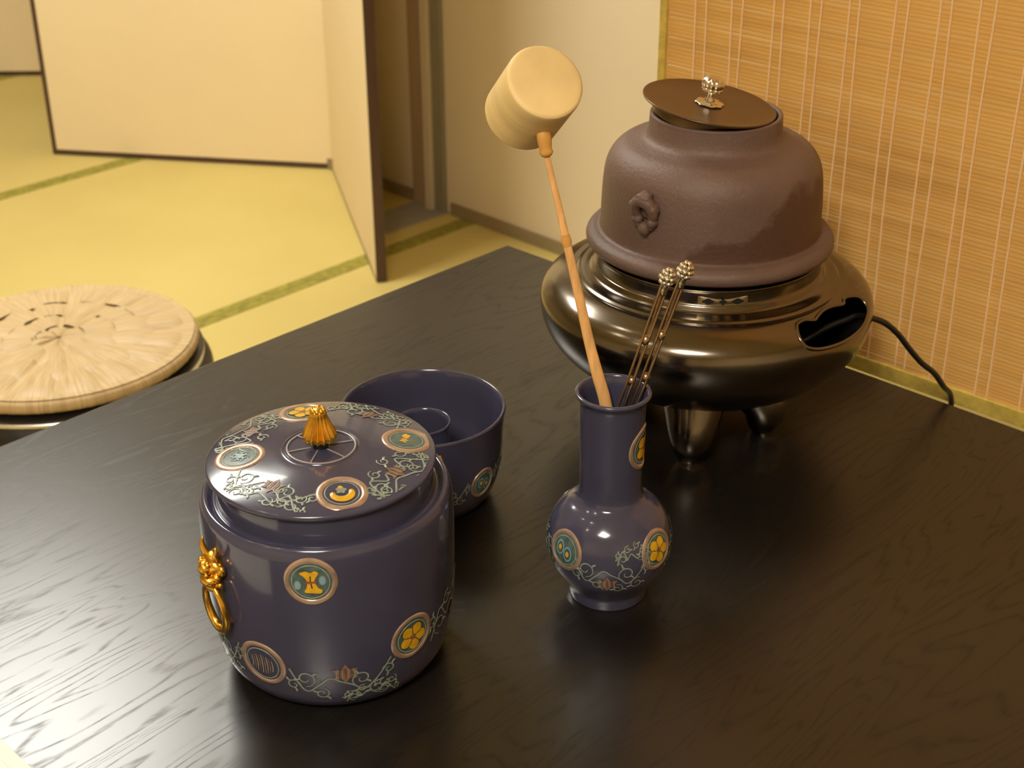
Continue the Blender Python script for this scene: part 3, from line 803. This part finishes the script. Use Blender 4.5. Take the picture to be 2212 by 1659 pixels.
def shell(offset):
    bm = bmesh.new(); NA, NS = 432, 150; smax = SF.s[-1]
    rows = []
    for j in range(NS + 1):
        s = smax * j / NS; r, z = SF.rz(s)
        r2, z2 = SF.rz(min(s + .0006, smax)); r1, z1 = SF.rz(max(s - .0006, 0)); t = Vector((r2 - r1, z2 - z1)).normalized(); n = Vector((t.y, -t.x))
        r = max(r + n.x * offset, 0.0005); z = z + n.y * offset
        rows.append([bm.verts.new((r * math.cos(2 * PI * i / NA), r * math.sin(2 * PI * i / NA), z)) for i in range(NA)])
    for j in range(NS):
        for i in range(NA):
            a = 360 * (i + .5) / NA; a = a - 360 if a > 180 else a
            if inside(a, smax * (j + .5) / NS): continue
            q = [rows[j][i], rows[j][(i + 1) % NA], rows[j + 1][(i + 1) % NA], rows[j + 1][i]]
            bm.faces.new(q if offset == 0 else list(reversed(q)))
    return bm
fb = finish('bowl', shell(0), M_bronze, fur, smooth=60)
finish('bowl_lining', shell(-0.0016), M_bronze_in, fb, smooth=60)
bm = bmesh.new()
edge = [SF.pt(a, s, 0, 0, -0.0004) for a, s in hole]
tube(bm, smooth_path(edge, 4, True), 0.0016, 8, closed=True)
finish('opening_lip', bm, M_bronze, fb, smooth=80)
bm = bmesh.new()
lathe(bm, spl([(.0960, .1370), (.0945, .1400), (.0932, .1420), (.0930, .1500), (.0938, .1526), (.0925, .1532), (.0912, .1520), (.0910, .1420), (.0905, .130)]), 128)
co = finish('collar', bm, M_bronze, fur, smooth=50)
col = Surf([(.0932, .1405), (.0930, .1530)])
bm = bmesh.new()
d_poly(bm, col, -89.5, .0035, [(-.0195, -.0030), (.0195, -.0030), (.0195, .0042), (-.0195, .0042)], .0004, 1, 0, 0)
for x in (-.0115, .0115):
    d_poly(bm, col, -89.5, .0040, lobes(.0048, 4, .25, 0, .52, x, 0), .0008, 0, x, 0)
d_poly(bm, col, -89.5, .0040, lobes(.0030, 4, .55, 0, 1.0, 0, 0), .0008, 0, 0, 0)
finish('vent_plate', bm, [M_black, basic('paler_bronze', (0.42, 0.33, 0.21), 0.35, metal=1.0)], co)
bm = bmesh.new(); lathe(bm, [(0, .036), (.07, .041), (.078, .05), (.078, .112), (.07, .118), (0, .118)], 48)
finish('heater', bm, M_bronze_in, fur)
for (x, y) in ((-0.0175, -0.0905), (0.0500, -0.0420), (-0.052, 0.062)):
    bm = bmesh.new(); d = Vector((x, y, 0)).normalized(); rr = Vector((x, y, 0)).length
    pts = [Vector((d.x * (rr - .020), d.y * (rr - .020), .052)), Vector((d.x * (rr - .010), d.y * (rr - .010), .040)), Vector((d.x * (rr + .0), d.y * (rr + .0), .024)), Vector((x, y, .010)), Vector((d.x * (rr + .0015), d.y * (rr + .0015), .002)), Vector((d.x * (rr + .0015), d.y * (rr + .0015), 0.0))]
    sp = smooth_path(pts, 5); n = len(sp)
    tube(bm, sp, [.029 - .0195 * min(1, (i / (n - 1)) / .80) ** 1.0 + 0 for i in range(n)], 20)
    finish('leg', bm, M_bronze, fur, smooth=60)
o0 = Vector((0.1635, 1.1435, 0))
cpts = [(.235, 1.075, .098), (0.2550, 1.082, .107), (0.2726, 1.0913, 0.1094), (0.2811, 1.0963, 0.1103), (0.2948, 1.1045, 0.1048), (0.3101, 1.1135, 0.0954), (0.3245, 1.1221, 0.081), (0.3383, 1.1303, 0.063), (0.3523, 1.1386, 0.046), (0.3677, 1.1478, 0.0309), (0.3799, 1.155, 0.0139), (0.3905, 1.1640, -0.0010), (0.3935, 1.1660, -0.030), (.395, 1.168, -.12), (.40, 1.18, -.3), (.41, 1.2, -.5), (.43, 1.25, FLOOR + .003), (.60, 1.4, FLOOR + .003)]
bm = bmesh.new(); tube(bm, [p - o0 for p in smooth_path(cpts, 6)], .0026, 10)
tag(finish('power_cord', bm, M_black, None, smooth=80, loc=o0), 'black power cord running from the brazier opening over the far table edge', 'cord')

# ------------------------------------------------------------------ kettle
ket = thing('iron_kettle', 'rough brown cast iron kettle with a tilted bronze lid, set on the brazier', 'kettle', (0.1645, 1.1500, 0.002))
bm = bmesh.new(); lathe(bm, KETTLE + [(.0485, .250), (.055, .244), (.075, .236), (.084, .22), (.086, .18), (.085, .16), (.05, .134), (0, .133)], 128)
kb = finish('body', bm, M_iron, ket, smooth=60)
for az in (-131.0, 49.0):
    a = R(az); n = Vector((math.cos(a), math.sin(a), 0)); t = Vector((-math.sin(a), math.cos(a), 0))
    mt = Matrix((t, n, Vector((0, 0, 1)))).transposed().to_4x4(); mt.translation = n * .0880 + Vector((0, 0, .2055)); mt = mt @ Matrix.Scale(1.15, 4)
    bm = bmesh.new()
    pts = [mt @ Vector((.0072 * math.sin(q), .0048 + .0018 * math.cos(q), .0085 * math.cos(q) + (-.0035 if math.cos(q) < -.7 else 0))) for q in [2 * PI * i / 24 for i in range(24)]]
    tube(bm, pts, [.0042 + .0012 * math.cos(2 * PI * i / 24) for i in range(24)], 10, closed=True)
    ball(bm, (0, .0050, .0098), .0058, 3, sc=(1.1, 1, .8), mat=mt, bumpy=.35, bs=300)
    for sx in (-1, 1): ball(bm, (sx * .0075, .0045, .0040), .0044, 2, mat=mt, bumpy=.4); ball(bm, (sx * .0060, .0040, -.0060), .0038, 2, mat=mt, bumpy=.4)
    ball(bm, (0, .0040, -.0118), .0050, 2, sc=(.9, .9, 1.1), mat=mt, bumpy=.3)
    ball(bm, (0, .0010, 0), .0062, 2, sc=(1, .5, 1), mat=mt)
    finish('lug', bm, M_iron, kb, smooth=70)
# lid, resting askew on the mouth
ln = Vector((0.150, -0.0400, 1)).normalized()
lm = axis_matrix(Vector((-0.0067, -0.0030, 0.2700)), ln)
lo_ = bpy.data.objects.new('lid_mesh', None); bpy.data.objects.remove(lo_)
bm = bmesh.new()
lathe(bm, spl([(0, -.0015), (.03, -.0010), (.046, -.0004), (.0515, .0002), (.0532, .0010), (.0538, .0022), (.0532, .0028), (.0522, .0026), (.045, .0018), (.03, .0012), (0, .0010)], (3,)), 112)
lathe(bm, [(.0425, -.0003), (.0425, -.0090), (.0440, -.0090), (.0440, -.0003)], 96)
kl = finish('lid', bm, M_lid, ket, smooth=50); kl.matrix_local = lm
bm = bmesh.new()
flower = lambda a, r, z: r * (1 + .07 * math.cos(8 * a))
lathe(bm, [(0, .0012), (.0105, .0013), (.0112, .0021), (.0100, .0032), (.0060, .0034), (.0040, .0040)], 64, rmod=flower)
lathe(bm, [(.0034, .0035), (.0028, .0060), (.0024, .0085), (.0030, .0110), (.0044, .0122), (.0050, .0132)], 32)
finish('knob_base', bm, M_silver, kl, smooth=60)
bm = bmesh.new()
flut = lambda a, r, z: r * (1 + .12 * abs(math.cos(5 * a)) - .06)
lathe(bm, spl([(0, .0122), (.0048, .0124), (.0078, .0146), (.0088, .0176), (.0080, .0208), (.0052, .0232), (.0020, .0240), (0, .0240)], ()), 80, rmod=flut)
for i in range(10):
    t = 2 * PI * i / 10; ball(bm, (.0068 * math.cos(t), .0068 * math.sin(t), .0136), .0019, 2)
finish('knob', bm, M_silver, kl, smooth=70)

# ------------------------------------------------------------------ bamboo ladle
lad = thing('bamboo_ladle', 'pale wooden ladle with cylindrical cup upturned, its long bamboo handle standing in the vase', 'ladle', (0.0675, 0.8722, 0))
lo = Vector((0.0675, 0.8722, 0))
cn = Vector((0.311, -0.683, 0.661)).normalized(); cc = Vector((0.0225, 0.915, 0.3588))
cm = axis_matrix(cc - lo, cn)
bm = bmesh.new()
CR, CL = 0.0256, 0.0495
lathe(bm, spl([(0, .0002), (.0150, .0001), (.0222, -.0002), (.0246, -.0012), (.0255, -.0034), (.0256, -.012), (.0256, -.044), (.0253, -.0485), (.0245, -CL), (.0234, -.0485), (.0232, -.045), (.0232, -.006), (.022, -.004), (0, -.004)], ()), 96)
cup = finish('cup', bm, M_cup, lad, smooth=50); cup.matrix_local = cm
hp = [(0.0216, 0.915, 0.3200), (0.0237, 0.9129, 0.3075), (0.0299, 0.908, 0.2824), (0.0360, 0.9029, 0.2555), (0.0432, 0.8972, 0.2249), (0.0518, 0.8903, 0.1874), (0.0577, 0.8863, 0.1651), (0.0625, 0.8833, 0.1483), (0.0660, 0.8808, 0.130), (.071, .877, .105), (.080, .873, .060)]
sp = smooth_path(hp, 6); n = len(sp)
bm = bmesh.new()
wid = [(.0, .0024), (.10, .0020), (.2, .0022), (.35, .0030), (.5, .0036), (.62, .0042), (1, .0046)]
def interp(tab, t):
    for (a, x), (b, y) in zip(tab[:-1], tab[1:]):
        if a <= t <= b: return x + (y - x) * (t - a) / (b - a)
    return tab[-1][1]
tube(bm, [p - lo for p in sp], [interp(wid, i / (n - 1)) for i in range(n)], 14, flat=((0.2, -1, .1), .55))
h_ = finish('handle', bm, M_bamboo, lad, smooth=60)
bm = bmesh.new(); q = Vector((0.0360, 0.9029, 0.2555)) - lo; dq = (Vector(hp[4]) - Vector(hp[3])).normalized()
tube(bm, [q - dq * .004, q - dq * .001, q + dq * .001, q + dq * .004], [.0028, .0034, .0034, .0029], 14, flat=((0.2, -1, .1), .62))
finish('node', bm, M_node, h_, smooth=60)
bm = bmesh.new(); jp = [Vector((.0198, .9190, .3310)), Vector((.0212, .9150, .3230)), Vector((.0222, .9140, .3160)), Vector((.0232, .9130, .3098))]
tube(bm, [p - lo for p in smooth_path(jp, 4)], [.0040 + .0008 * math.sin(PI * min(1, i / 9)) for i in range(10)] + [.0046, .0040, .0030], 14, flat=((0.2, -1, .1), .75))
finish('ferrule', bm, M_node, lad, smooth=60)

# ------------------------------------------------------------------ fire chopsticks
def chopstick(label, head, mouth):
    h = Vector(head); m_ = Vector(mouth); d = (m_ - h).normalized()
    foot = h + d * ((h.z - 0.092) / -d.z)
    t = thing('fire_chopstick', label, 'fire chopstick', foot, 0, 'metal fire chopsticks standing in the vase')
    L = (h - foot).length; mt = axis_matrix((0, 0, 0), (h - foot), (1, 0, 0))
    bm = bmesh.new()
    k = 26
    for q in range(3):
        pts = [mt @ Vector((.0027 * math.cos(q * 2 * PI / 3 + i * .06), .0027 * math.sin(q * 2 * PI / 3 + i * .10), L * (i / k) - (0.0022 if i == k else 0))) for i in range(k + 1)]
        tube(bm, pts, .00095, 6)
    for f in (.02, .30, .52, .72): ball(bm, (0, 0, L * f), .0030, 2, sc=(1, 1, 1.3), mat=mt)
    finish('shaft', bm, M_chop, t, smooth=70)
    bm = bmesh.new()
    lathe(bm, [(0, -.010), (.0022, -.0095), (.0030, -.006), (.0026, -.003), (.0038, -.0015), (0, .002)], 20, 0, mt @ Matrix.Translation((0, 0, L)))
    for z, r, nn, br in ((-.0005, .0030, 7, .0016), (.0022, .0037, 8, .0017), (.0050, .0030, 7, .0016), (.0070, .0014, 4, .0015)):
        for i in range(nn):
            a = 2 * PI * i / nn + z * 300; ball(bm, (1.15 * r * math.cos(a), 1.15 * r * math.sin(a), L + z * 1.15), br * 1.15, 1, mat=mt)
    ball(bm, (0, 0, L + .003), .0032, 2, mat=mt)
    finish('finial', bm, M_silver, t, smooth=70)
chopstick('left one of the two slim metal fire chopsticks with knobbly silver tops in the vase', (0.1004, 0.884, 0.2342), (0.0756, 0.874, 0.1530))
chopstick('right, taller one of the two slim metal fire chopsticks with knobbly silver tops', (0.1118, 0.8845, 0.2388), (0.0840, 0.874, 0.1530))

# ------------------------------------------------------------------ stool and cushion
SX, SY, SZ = -0.580, 1.712, -0.2
st = thing('round_stool', 'round black stool with a metal rim on the tatami left of the table', 'stool', (SX, SY, FLOOR))
hz = -FLOOR
bm = bmesh.new(); lathe(bm, spl([(0, hz - .285), (.165, hz - .285), (.182, hz - .280), (.190, hz - .265), (.188, hz - .245), (.176, hz - .232), (.165, hz - .2235), (0, hz - .2225)], (1,)), 96)
finish('seat', bm, M_stool, st, smooth=60)
bm = bmesh.new(); tube(bm, [(.1765 * math.cos(2 * PI * i / 96), .1765 * math.sin(2 * PI * i / 96), hz - .2325) for i in range(96)], .0044, 10, closed=True)
finish('trim_ring', bm, M_steel, st, smooth=80)
for i in range(4):
    a = PI / 4 + i * PI / 2
    bm = bmesh.new(); tube(bm, [(.12 * math.cos(a), .12 * math.sin(a), hz - .284), (.155 * math.cos(a), .155 * math.sin(a), .20), (.17 * math.cos(a), .17 * math.sin(a), .001)], .011, 14)
    finish('leg', bm, M_steel, st, smooth=60)
bm = bmesh.new(); tube(bm, [(.158 * math.cos(2 * PI * i / 64), .158 * math.sin(2 * PI * i / 64), .17) for i in range(64)], .006, 10, closed=True)
finish('foot_ring', bm, M_steel, st, smooth=80)
bm = bmesh.new()
CR = .1755
lathe(bm, spl([(0, .0005), (CR - .010, .0005), (CR - .003, .003), (CR, .010), (CR - .002, .016), (CR - .009, .0195), (CR - .02, .0195), (0, .0185)], (1,)), 160, rmod=lambda a, r, z: r * (1 + .003 * math.sin(a * 90) * (r > .15)))
rng = random.Random(3)
bands = [(.004, .040, 7), (.034, .082, 9), (.072, .122, 13), (.112, .164, 17)]
for bi, (r0, r1, cnt) in enumerate(bands):
    for i in range(cnt):
        a0 = 2 * PI * (i + rng.uniform(-.12, .12)) / cnt; w = 2 * PI / cnt * rng.uniform(.92, 1.12)
        q0, q1 = r0 * rng.uniform(.9, 1.0), r1 * rng.uniform(.97, 1.04)
        tl = rng.uniform(-.0028, .0028); slide = rng.uniform(-.10, .10)
        rows = []
        for j in range(6):
            u = j / 5; rr = q0 + (q1 - q0) * u; row = []
            for k in range(6):
                v = k / 5; a = a0 + w * (v - .5) + slide * u * .5
                hgt = .0188 + .0024 * math.sin(PI * v) ** .35 + tl * (v - .5) * 1.6 + .0018 * (1 - u) * (bi > 0) + (.0010 * math.sin(PI * u))
                row.append(bm.verts.new((rr * math.cos(a), rr * math.sin(a), hgt if 0 < k < 5 and j < 5 else .0172)))
            rows.append(row)
        for j in range(5):
            for k in range(5): bm.faces.new([rows[j][k], rows[j][k + 1], rows[j + 1][k + 1], rows[j + 1][k]])
cu = finish('rush_cushion', bm, M_straw, None, smooth=45, loc=(SX, SY, SZ - .0215))
bm2 = None
tag(cu, 'round woven rush cushion lying on the black stool', 'cushion')
